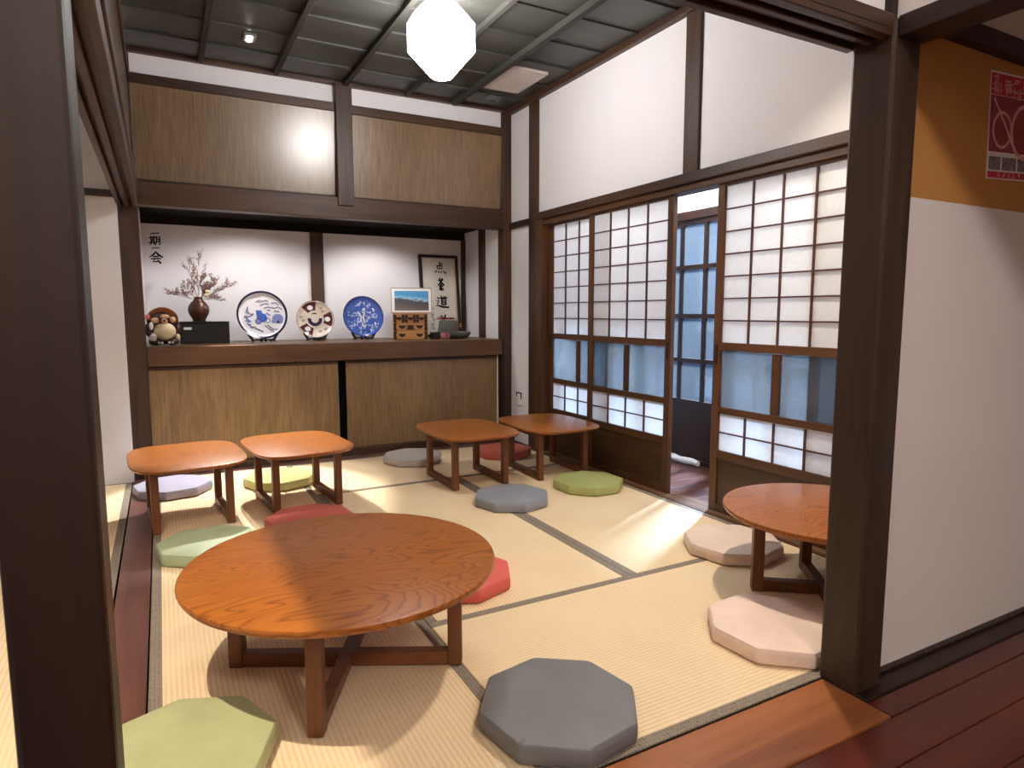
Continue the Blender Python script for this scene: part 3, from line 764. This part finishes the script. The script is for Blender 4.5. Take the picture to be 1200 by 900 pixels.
def stand(label, x, y, r):
    t = thing('plate_stand', label, 'plate stand', (x, y, SH), 0, 'dark wooden plate stands')
    for s in (-1, 1):
        m = MB()
        px = s*r*.42
        m.tube([(px, -.035, .0095), (px, -.03, .022), (px+s*.006, -.025, .03), (px+s*.016, -.024, .045), (px+s*.03, -.024, .062)], [.010, .010, .011, .009, .006], 8)
        m.tube([(px, -.03, .022), (px*.9, .0, .02), (px*.85, .06, .0105)], [.009, .008, .009], 8)
        m.build('side_foot', W_DARKSET, t, smooth=60)
    for s in (-1, 1):
        m = MB(); px = s*r*.09
        m.tube([(px, -.035, .0095), (px, -.03, .02), (px, .01, .026)], [.010, .009, .008], 8); m.build('front_foot', W_DARKSET, t, smooth=60)
    MB().box(-r*.42, r*.42, -.026, -.014, .016, .026).build('cross_bar', W_DARKSET, t)
    MB().tube([(0, .055, .0075), (0, .045, .06), (0, .032, r*1.1)], .006, 8).build('back_prop', W_DARKSET, t, smooth=60)
    return t

def ring_on(m, O, U, V, Wn, r0, z0, r1, z1, th=.0012, n=56, a0=0, a1=2*PI):
    """painted band following the dish between radius r0 (height z0) and r1 (height z1)"""
    rs = []; full = abs(a1-a0-2*PI) < 1e-4
    for k in range(n+1):
        a = a0+(a1-a0)*k/n; d = U*math.cos(a)+V*math.sin(a)
        i = O+d*r0+Wn*z0; o = O+d*r1+Wn*z1
        rs.append([i, o, o+Wn*th, i+Wn*th])
    m.rings(rs, not full, not full)
def deco_cart(m, O, U, V, Wn, r):
    m.use(NAVY); ring_on(m, O, U, V, Wn, r*.925, .0085, r*1.006, .0115, .0034)
    F = O+Wn*(-.0035)
    S = lambda pts, w=1: m.stroke(pts, F, U, V, r, w*r*.034, .0012)
    m.use(COBALT)
    m.poly([(q[0]*r, q[1]*r) for q in ((-.24, .2), (-.02, .2), (.02, .08), (.16, .02), (.2, -.2), (.05, -.3), (-.2, -.25))], F, U, V, .0014)
    m.use(NAVY); m.annulus((-.16*r, -.26*r), .10*r, .125*r, F, U, V, .0022, 20); m.annulus((.2*r, -.22*r), .09*r, .115*r, F, U, V, .0022, 20)
    m.use(COBALT_P); m.disc((-.16*r, -.26*r), .1*r, .12*r, F, U, V, .0018)
    m.poly([(q[0]*r, q[1]*r) for q in ((.34, -.32), (.42, -.06), (.52, .04), (.72, .04), (.84, -.08), (.82, -.34))], F, U, V, .0014)
    m.use(NAVY); m.poly([(q[0]*r, q[1]*r) for q in ((.56, -.34), (.62, -.2), (.7, -.34))], F, U, V, .002)
    m.use(GREYBLUE)
    for pts in ([(-.2, .55), (-.05, .64), (.02, .56), (-.1, .54)], [(.05, .58), (.2, .62), (.26, .56)], [(.4, .5), (.55, .53), (.68, .42)], [(-.05, .4), (.12, .48), (.28, .46)],
                [(.1, .28), (.25, .34), (.38, .3)], [(.42, .32), (.5, .28), (.66, .34), (.8, .24)], [(.22, .2), (.32, .2)], [(.5, .16), (.68, .14)],
                [(-.62, .1), (-.55, .36), (-.56, .05)], [(-.7, -.1), (-.5, -.06), (-.36, .0)], [(-.66, -.25), (-.55, -.2), (-.45, -.28)], [(-.52, .1), (-.44, .02), (-.34, .05)],
                [(.1, -.45), (.3, -.62), (.42, -.7)], [(.2, -.42), (.4, -.6), (.7, -.62)], [(-.3, -.55), (0, -.7)], [(-.6, -.35), (-.45, -.5), (-.3, -.5)]): S(pts, 1.5)
    m.use(COBALT_P)
    for x, y in ((-.6, -.15), (-.55, -.28), (-.5, -.4), (-.42, -.52), (-.64, -.05), (.2, .06), (.28, .0)): m.disc((x*r, y*r), .055*r, .04*r, F, U, V, .0012, 10)
def deco_imari(m, O, U, V, Wn, r):
    F = O+Wn*(-.0035)
    for a in (110, 0, 232):
        a0, a1 = math.radians(a-26), math.radians(a+26)
        m.use(IMARI_RED); ring_on(m, O, U, V, Wn, r*.46, -.0038, r*.83, -.0034, .0012, 12, a0, a1); ring_on(m, O, U, V, Wn, r*.83, -.0034, r*.995, .0125, .0016, 12, a0, a1)
        d = U*math.cos(math.radians(a))+V*math.sin(math.radians(a))
        m.use(PORCELAIN); m.disc((0, 0), r*.15, r*.13, O+d*r*.66-Wn*.0026, U, V, .0016, 20)
    m.use(GREYBLUE)
    m.use(NAVY); m.annulus((0, 0), r*.2, r*.38, F, U, V, .0012, 18, math.radians(170), math.radians(370))
    m.stroke([(-.15, .28, .6), (0, .33, 1.2), (.12, .27, .5)], F, U, V, r, r*.06)
    m.use(plain('tan_flower_glaze', srgb(186, 160, 136), .2, .5, var=.2))
    for a, q in ((60, .7), (45, .6), (170, .72), (185, .62), (290, .7), (315, .75)):
        d = U*math.cos(math.radians(a))+V*math.sin(math.radians(a))
        m.disc((0, 0), r*.10, r*.07, O+d*r*q-Wn*.0034, U, V, .0012, 12)
    m.use(IMARI_CREAM); ring_on(m, O, U, V, Wn, r*.42, -.0036, r*.48, -.0034, .0012, 40)
def deco_blue(m, O, U, V, Wn, r):
    m.use(NAVY); ring_on(m, O, U, V, Wn, r*.965, .0103, r*1.003, .0115, .002)
    F = O+Wn*(-.0032); rr = random.Random(9)
    LB = plain('light_blue_glaze', srgb(190, 208, 240), .15, .6, var=.1)
    m.use(LB)
    for k in range(90):
        a = rr.uniform(0, 2*PI); q = math.sqrt(rr.uniform(.01, .60))
        p = (q*math.cos(a), q*math.sin(a)-.08); s = rr.uniform(.03, .09); b = rr.uniform(0, PI)
        m.stroke([(p[0]-s*math.cos(b), p[1]-s*math.sin(b), .5), (p[0]+.02, p[1]+.02, 1.2), (p[0]+s*math.cos(b), p[1]+s*math.sin(b), .4)], F, U, V, r, r*.05, .0016)
    m.use(PORCELAIN)
    for pts in ([(-.2, .2), (-.1, .0), (0, -.05), (.08, .18)], [(-.1, -.05), (-.12, -.25)], [(.02, -.08), (.04, -.22)], [(-.05, -.35), (.02, -.5), (.12, -.42)], [(.0, .34), (.1, .4)], [(.5, .4), (.56, .32)], [(.58, -.3), (.6, -.4)], [(.36, -.62), (.38, -.7)]):
        m.stroke(pts, F, U, V, r, r*.075, .002)
plate('white plate with dark rim and blue ox cart picture', .655, 5.055, .174, .16, deco_cart, PORCELAIN, None)
plate('smaller plate with dark red and cream panels', 1.035, 5.075, .141, .16, deco_imari, IMARI_CREAM, None)
plate('round plate glazed all over in cobalt blue', 1.405, 5.075, .160, .16, deco_blue, COBALT, None)
stand('dark stand holding the white ox cart plate', .655, 5.07, .174)
stand('dark stand holding the red and cream plate', 1.035, 5.09, .141)
stand('dark stand holding the cobalt blue plate', 1.405, 5.09, .160)

# small drawer chest + photo
CX, CY = 1.785, 5.06
t = thing('drawer_chest', 'small wooden drawer chest with dark iron fittings on the shelf', 'chest', onshelf(CX, CY), -.30); t.scale = (1.1, 1, 1)
MB().box(-.125, .125, -.085, .085, 0, .205).build('chest_body', W_CUP, t, bevel=.004)
tag(MB().box(-.129, .129, -.089, .089, .205, .213).build('chest_lid', W_CUP, t, bevel=.003))
def drawer(x0, x1, z0, z1, pulls):
    d = MB().box(x0, x1, -.090, -.084, z0, z1).build('drawer', W_CUP, t, bevel=.002)
    for px in pulls:
        m = MB(); m.poly([(px-.026, .012), (px+.026, .012), (px+.02, -.004), (px, -.016), (px-.02, -.004)], (0, -.0902, (z0+z1)/2), (1, 0, 0), (0, 0, 1), .0025)
        m.build('iron_pull', IRON, d)
    for cx, sx in ((x0, 1), (x1, -1)):
        m = MB().poly([(cx, z0), (cx+sx*.022, z0), (cx+sx*.016, (z0+z1)/2), (cx+sx*.022, z1), (cx, z1)][::sx], (0, -.0901, 0), (1, 0, 0), (0, 0, 1), .002)
        m.build('corner_iron', IRON, d)
for k in range(3): drawer(-.12+.081*k, -.12+.081*k+.078, .138, .200, (-.12+.081*k+.039,))
drawer(-.12, .120, .072, .133, (-.06, .066))
drawer(-.12, .120, .006, .067, (-.06, .066))
m = MB().poly([(-.03, .012), (.03, .012), (.018, 0), (.03, -.022), (-.03, -.022), (-.018, 0)], (0, -.0902, .104), (1, 0, 0), (0, 0, 1), .003)
m.build('lock_plate', IRON, t)
t = thing('photo_frame', 'white bordered photograph of a building under blue sky on the chest', 'photo', (1.79, 5.03, SH+.215), -.27)
ta = Matrix.Rotation(-.12, 4, 'X')
MB().box(-.160, .160, -.004, .004, 0, .198, ta).build('mount_board', WHITE, t, bevel=.001)
p = MB().box(-.134, .118+.02, -.0055, -.0035, .018, .176, ta).build('photo_print', PHOTO, t)
m = MB()
for q in ((-.163, .163, -.004, .004), (-.163, .163, .194, .202)): m.box(q[0], q[1], -.0055, .005, q[2], q[3], ta)
for q in ((-.163, -.158), (.158, .163)): m.box(q[0], q[1], -.0055, .005, 0, .198, ta)
m.build('thin_frame', plain('pale_silver', srgb(150, 146, 142), .3, .5, .6), t)
MB().bar((0, .024, .15), (0, .06, .002), .03, .003).build('prop', WHITE, t)

# glyph strokes
Ichi = [[(.08, .48, .7), (.3, .52, 1), (.7, .55, .9), (.95, .58, 1.2)]]
Ki = [[(.0, .78, 1), (.56, .84, 1)], [(.15, .97, 1), (.15, .3, .8)], [(.42, 1, 1), (.42, .3, .8)], [(.15, .62), (.42, .63)], [(.15, .46), (.42, .47)], [(-.04, .28, 1), (.6, .32, 1)],
      [(.18, .22, 1), (.02, .02, .6)], [(.4, .22), (.54, .06)], [(.66, .92, 1), (.66, .38, 1), (.54, .0, .4)], [(.66, .92), (.96, .93, 1.2), (.95, .06, 1), (.84, .1, .4)], [(.68, .66), (.93, .67)], [(.68, .42), (.93, .43)]]
E_ = [[(.52, 1.0, .8), (.32, .74, 1.2), (.0, .5, .5)], [(.5, 1.0, .8), (.74, .72, 1.5), (1.05, .52, 1)], [(.3, .56), (.7, .58)], [(.12, .36, .8), (.88, .4, 1)], [(.46, .38, 1), (.24, .1, .9), (.78, .13, 1)], [(.64, .26, .6), (.86, .0, 1.5)]]
Ten = [[(.5, 1.0, 1), (.48, .66, 1.2)], [(.5, .84, 1), (.82, .9, .6)], [(.22, .66, 1), (.26, .42, 1), (.70, .44, 1)], [(.22, .66), (.76, .68, 1.2), (.66, .42, .8)], [(.0, .0, .6), (.12, .22, 1.2)], [(.34, .04, 1), (.42, .18, .6)], [(.58, .04, 1), (.64, .18, .6)], [(.8, .22, .6), (1.05, .02, 1.5)]]
Cha = [[(.12, .84, .8), (.9, .88, 1)], [(.34, 1, 1), (.34, .76, .7)], [(.68, 1, 1), (.66, .76, .7)], [(.5, .76, .8), (.3, .56, 1.1), (.02, .44, .5)], [(.5, .76, .8), (.72, .58, 1.3), (1.0, .46, .8)], [(.24, .38), (.78, .41)], [(.5, .56, 1.2), (.5, .02, 1.2), (.4, .08, .4)], [(.4, .28), (.2, .1, .6)], [(.6, .28, .6), (.82, .1, 1.2)]]
Dou = [[(.46, 1.02, 1.2), (.54, .92, .6)], [(.82, 1.04, .6), (.7, .92, 1)], [(.34, .86), (.98, .89)], [(.66, .88, .8), (.56, .76, .6)], [(.48, .76, 1), (.48, .24, 1)], [(.48, .76), (.86, .77, 1.1), (.85, .24, 1)], [(.5, .58), (.84, .59)], [(.5, .42), (.84, .43)], [(.5, .26), (.84, .27)], [(.12, .92, .8), (.22, .8, 1.3)], [(.02, .62, .8), (.24, .66, 1), (.1, .32, .8)], [(-.04, .16, .6), (.14, .2, 1), (.5, .06, 1.6), (1.08, .02, 1.2)]]
def glyph(parent, name, strokes, O, U, V, size, w, mat=INK, sx=1.0):
    m = MB()
    for s in strokes: m.stroke([((p[0]-.5)*sx, p[1], p[2] if len(p) > 2 else 1) for p in s], O, U, V, size, size*w, .0012)
    return m.build(name, mat, parent)
def smudge(seed):
    q = random.Random(seed); out = []
    for k in range(5):
        x, y = q.uniform(.1, .9), q.uniform(.05, .95)
        if k % 2: out.append([(x-.3, y, .8), (x+.25, y+q.uniform(-.1, .1), 1)])
        else: out.append([(x, y-.3, 1), (x+q.uniform(-.1, .1), y+.25, .7)])
    return out
# lettering painted on the niche wall
t = thing('wall_calligraphy', 'column of four black brush characters on the white niche wall above the figurine', 'lettering', (-.005, 5.4795, 1.415))
for nm, g, z, s in (('brush_character', Ichi, .180, .060), ('brush_character', Ki, .126, .068), ('brush_character', Ichi, .078, .054), ('brush_character', E_, .0, .080)):
    glyph(t, nm, g, (0, -.0, z), (1, 0, 0), (0, 0, 1), s, .13)
# framed scroll leaning at the right of the niche
t = thing('framed_calligraphy', 'tall dark framed calligraphy leaning against the niche wall', 'framed calligraphy', (2.19, 5.36, SH+.002), 0)
ta = Matrix.Rotation(-.12, 4, 'X'); w, h = .185, .725
for s in (-1, 1): MB().box(min(s*w, s*(w-.028)), max(s*w, s*(w-.028)), -.012, .012, 0, h, ta).build('frame_side', W_FRAMED, t, bevel=.003)
for z in (0, h-.026): MB().box(-w+.028, w-.028, -.011, .011, z, z+.026, ta).build('frame_bar', W_FRAMED, t, bevel=.003)
MB().box(-w+.02, w-.02, -.003, .004, .02, h-.02, ta).build('paper_sheet', SCROLLPAPER, t)
tag(MB().box(w-.044, w-.030, -.006, -.001, .06, h-.09, ta).build('pale_mat_strip', plain('tan_strip', srgb(206, 178, 146), .8), t), 'tan strip')
U3 = Vector((1, 0, 0)); V3 = ta.to_3x3() @ Vector((0, 0, 1)); O3 = ta @ Vector((.012, -.004, 0))
for g, z, s, sx in ((Ten, .565, .095, 1), (Cha, .405, .115, .55), (Dou, .26, .098, 1.1)):
    glyph(t, 'brush_character', g, O3+V3*z, U3, V3, s, .12, INK, sx)
glyph(t, 'brush_character', smudge(3), O3+V3*.13, U3, V3, .06, .12, INK, .5)
for k in range(5):
    glyph(t, 'signature_character', smudge(20+k), O3+U3*(-.095)+V3*(.235-.045*k), U3, V3, .034, .13, GREYINK)
for k in range(3): glyph(t, 'signature_character', smudge(30+k), O3+U3*(-.11)+V3*(.42-.034*k), U3, V3, .018, .13, GREYINK)

# stone hand mill, red ornament, pink clay pot
t = thing('stone_hand_mill', 'grey stone hand mill with round tray beside the calligraphy', 'hand mill', onshelf(2.19, 5.13))
MB().lathe([(.09, 0), (.13, .012), (.150, .03), (.155, .052), (.148, .056), (.14, .05), (.09, .045)], 36).build('stone_tray', STONE, t, smooth=40)
MB().lathe([(.085, .045), (.088, .05), (.080, .135), (.074, .15), (.05, .152), (.045, .145)], 32, (-.04, 0, 0)).build('upper_stone', STONE, t, smooth=40)
MB().box(.02, .085, -.02, .02, .066, .094).build('handle_socket', W_LEGX, t, bevel=.004)
MB().lathe([(.010, .092), (.011, .10), (.010, .12), (.006, .124)], 12, (.072, 0, 0)).build('handle_peg', W_CUP, t, smooth=40)
t = thing('red_ornament', 'small dark red four winged ornament resting on the stone mill', 'ornament', (2.105, 5.09, SH+.156))
for s, L, z in ((-1, .085, .006), (-1, .07, .02), (1, .10, .006), (1, .085, .014)):
    m = MB(); m.rings([[(s*.004, -.006, z-.004), (s*.004, .006, z-.004), (s*.004, .006, z+.004), (s*.004, -.006, z+.004)],
                       [(s*L*.6, -.010, z-.004), (s*L*.6, .010, z-.004), (s*L*.6, .010, z+.006), (s*L*.6, -.010, z+.006)],
                       [(s*L, -.003, z-.001), (s*L, .003, z-.001), (s*L, .003, z+.003), (s*L, -.003, z+.003)]])
    m.build('wing', REDORN, t, smooth=40)
MB().tube([(.004, 0, .045), (.0, 0, .02), (-.004, .0, .004)], [.007, .008, .006], 10).build('ornament_body', W_DARKSET, t, smooth=60)
t = thing('clay_pot', 'small pink clay pot in front of the stone mill', 'pot', onshelf(2.04, 4.93))
MB().lathe([(.030, 0), (.038, .01), (.04, .035), (.034, .052), (.028, .054), (.026, .046)], 24).build('pot_body', PINK, t, smooth=40)
tag(MB().box(-.03, .03, -.03, .03, 0, .058).build('small_dark_box', W_DARKSET, bevel=.003, loc=onshelf(1.965, 4.975)), 'small dark box left of the pink clay pot', 'box')

# poster on the ochre wall
t = thing('poster', 'red and white food poster on the ochre hall wall', 'poster', (2.315, 1.0785, 1.605))
tilt = Matrix.Rotation(.0, 4, 'Y')
PW, PH = .143, .153
MB().box(-PW, PW, -.0012, .0008, -PH, PH).build('paper_sheet', PAPERW, t)
def pl(name, mat, pts, th=.0006, lift=.0013):
    return MB().poly(pts, (0, -lift, 0), (1, 0, 0), (0, 0, 1), th).build(name, mat, t)
pl('header_band', RED_PRINT, [(-PW+.004, .088), (PW-.004, .088), (PW-.004, PH-.006), (-PW+.004, PH-.006)])
pl('food_picture', DARKRED_PRINT, [(-PW+.004, -.074), (PW-.004, -.074), (PW-.004, .086), (-PW+.004, .086)])
pl('footer_band', RED_PRINT, [(-PW+.004, -PH+.004), (PW-.004, -PH+.004), (PW-.004, -PH+.022), (-PW+.004, -PH+.022)])
for x0, x1 in ((-.135, -.07), (-.06, .02), (.03, .13)):
    pl('small_picture', GREY_PRINT, [(x0, -.126), (x1, -.126), (x1, -.088), (x0, -.088)])
m = MB(); F = (0, -.0021, 0); Ux = (1, 0, 0); Uz = (0, 0, 1)
m.annulus((-.07, -.01), .046, .054, F, Ux, Uz, .0006, 32); m.annulus((.06, -.01), .07, .082, F, Ux, Uz, .0006, 36)
m.stroke([(-.12, .075), (-.05, .0), (-.01, -.05)], F, Ux, Uz, 1, .008, .0008)
m.build('bowl_rims', PINK_PRINT, t)
for k, g in enumerate(smudge(40+j)+smudge(50+j) for j in range(4)):
    m = MB()
    for s in g: m.stroke([(p[0]-.5, p[1], 1) for p in s], (-.105+.055*k, -.0021, .093), Ux, Uz, .048, .0045, .0006)
    m.build('header_character', PINK_PRINT, t)
for k, g in enumerate(smudge(60+j) for j in range(5)):
    m = MB()
    for s in g: m.stroke([(p[0]-.5, p[1], 1) for p in s], (-.08+.03*k, -.0021, -PH+.006), Ux, Uz, .014, .0016, .0006)
    m.build('footer_character', PINK_PRINT, t)
t.rotation_euler = (0, math.radians(-3), 0)

# ------------------------------------------------------------------ lights
def light(name, kind, loc, energy, col=(1, 1, 1), size=.05, rot=None, **kw):
    l = bpy.data.lights.new(name, kind); l.energy = energy; l.color = col
    if kind in ('POINT', 'SPOT'): l.shadow_soft_size = size
    for k, v in kw.items(): setattr(l, k, v)
    o = bpy.data.objects.new(name, l); COL.objects.link(o); o.location = loc
    if rot: o.rotation_euler = rot
    return o
def aim(o, p): o.rotation_euler = (Vector(p)-o.location).to_track_quat('-Z', 'Y').to_euler(); return o
WARM = (1, .85, .68); NEUT = (1, .95, .91)
aim(light('side_room_lamp', 'SPOT', (-.425, 1.30, 2.36), 108, WARM, .015, spot_size=math.radians(88), spot_blend=.75), (-.05, 1.6, 0))
aim(light('right_downlight', 'SPOT', (1.98, 1.60, 2.58), 72, (1, .88, .72), .03, spot_size=math.radians(100), spot_blend=.9), (1.80, 1.62, 0))
aim(light('twin_spot', 'SPOT', (.52, 4.17, 2.60), 52, NEUT, .02, spot_size=math.radians(40), spot_blend=.12), (.36, 4.12, 0))
aim(light('niche_front_spot', 'SPOT', (.50, 4.80, 1.70), 105, NEUT, .02, spot_size=math.radians(50), spot_blend=.3), (.36, 3.95, 0))
aim(light('niche_lamp', 'SPOT', (.60, 4.90, 1.69), 9, (1, .97, .94), .02, spot_size=math.radians(150), spot_blend=.5), (.60, 5.1, .8))
aim(light('niche_lamp', 'SPOT', (1.55, 5.0, 1.69), 6, (1, .97, .94), .02, spot_size=math.radians(150), spot_blend=.5), (1.55, 5.15, .8))
light('hall_lamp_and_fill', 'POINT', (-.6, .1, 2.36), 9, (1, .92, .84), .04)
light('hall_lamp_and_fill', 'POINT', (.6, -1.6, 2.5), 48, NEUT, .10)  # added fill light behind the viewer, brightens the hall walls
light('corridor_fill', 'POINT', (2.95, 3.4, 2.12), 12, (1, .97, .93), .05)  # added fill, brightens the upper corridor wall and backlights the paper
light('corridor_fill', 'POINT', (2.95, 1.9, 2.12), 11, (1, .97, .93), .05)  # second added fill, behind the right paper doors
aim(light('daylight', 'AREA', (4.9, 3.85, 3.7), 780, (.72, .85, 1), shape='RECTANGLE', size=2.4, size_y=1.0), (2.0, 2.4, 0))
w = bpy.data.worlds.new('sky'); scene.world = w; w.use_nodes = True
nt = w.node_tree; bg = nt.nodes['Background']
tc = N(nt, 'ShaderNodeTexCoord'); sp = N(nt, 'ShaderNodeSeparateXYZ'); nt.links.new(tc.outputs['Generated'], sp.inputs[0])
nt.links.new(ramp(nt, sp.outputs['Z'], [(.0, (.55, .65, .8, 1)), (.6, (.45, .62, .9, 1))]), bg.inputs['Color'])
bg.inputs['Strength'].default_value = 1.3

# ------------------------------------------------------------------ camera
cam = bpy.data.cameras.new('camera'); co = bpy.data.objects.new('camera', cam); COL.objects.link(co)
cam.sensor_width = 36; cam.lens = 761/1200*36; cam.clip_start = .02
co.location = (0, 0, 1.05)
yaw, pit, roll = .4942, -.1094, .001
co.rotation_euler = (Matrix.Rotation(-yaw, 3, 'Z') @ Matrix.Rotation(PI/2+pit, 3, 'X') @ Matrix.Rotation(-roll, 3, 'Z')).to_euler()
scene.camera = co
vs = scene.view_settings
vs.view_transform = 'Standard'; vs.look = 'None'; vs.gamma = 1; vs.use_curve_mapping = False
vs.exposure = 1.15
scene.cycles.max_bounces = 10; scene.cycles.diffuse_bounces = 6; scene.cycles.transmission_bounces = 8
scene.cycles.use_denoising = True
scene.cycles.sample_clamp_indirect = 6
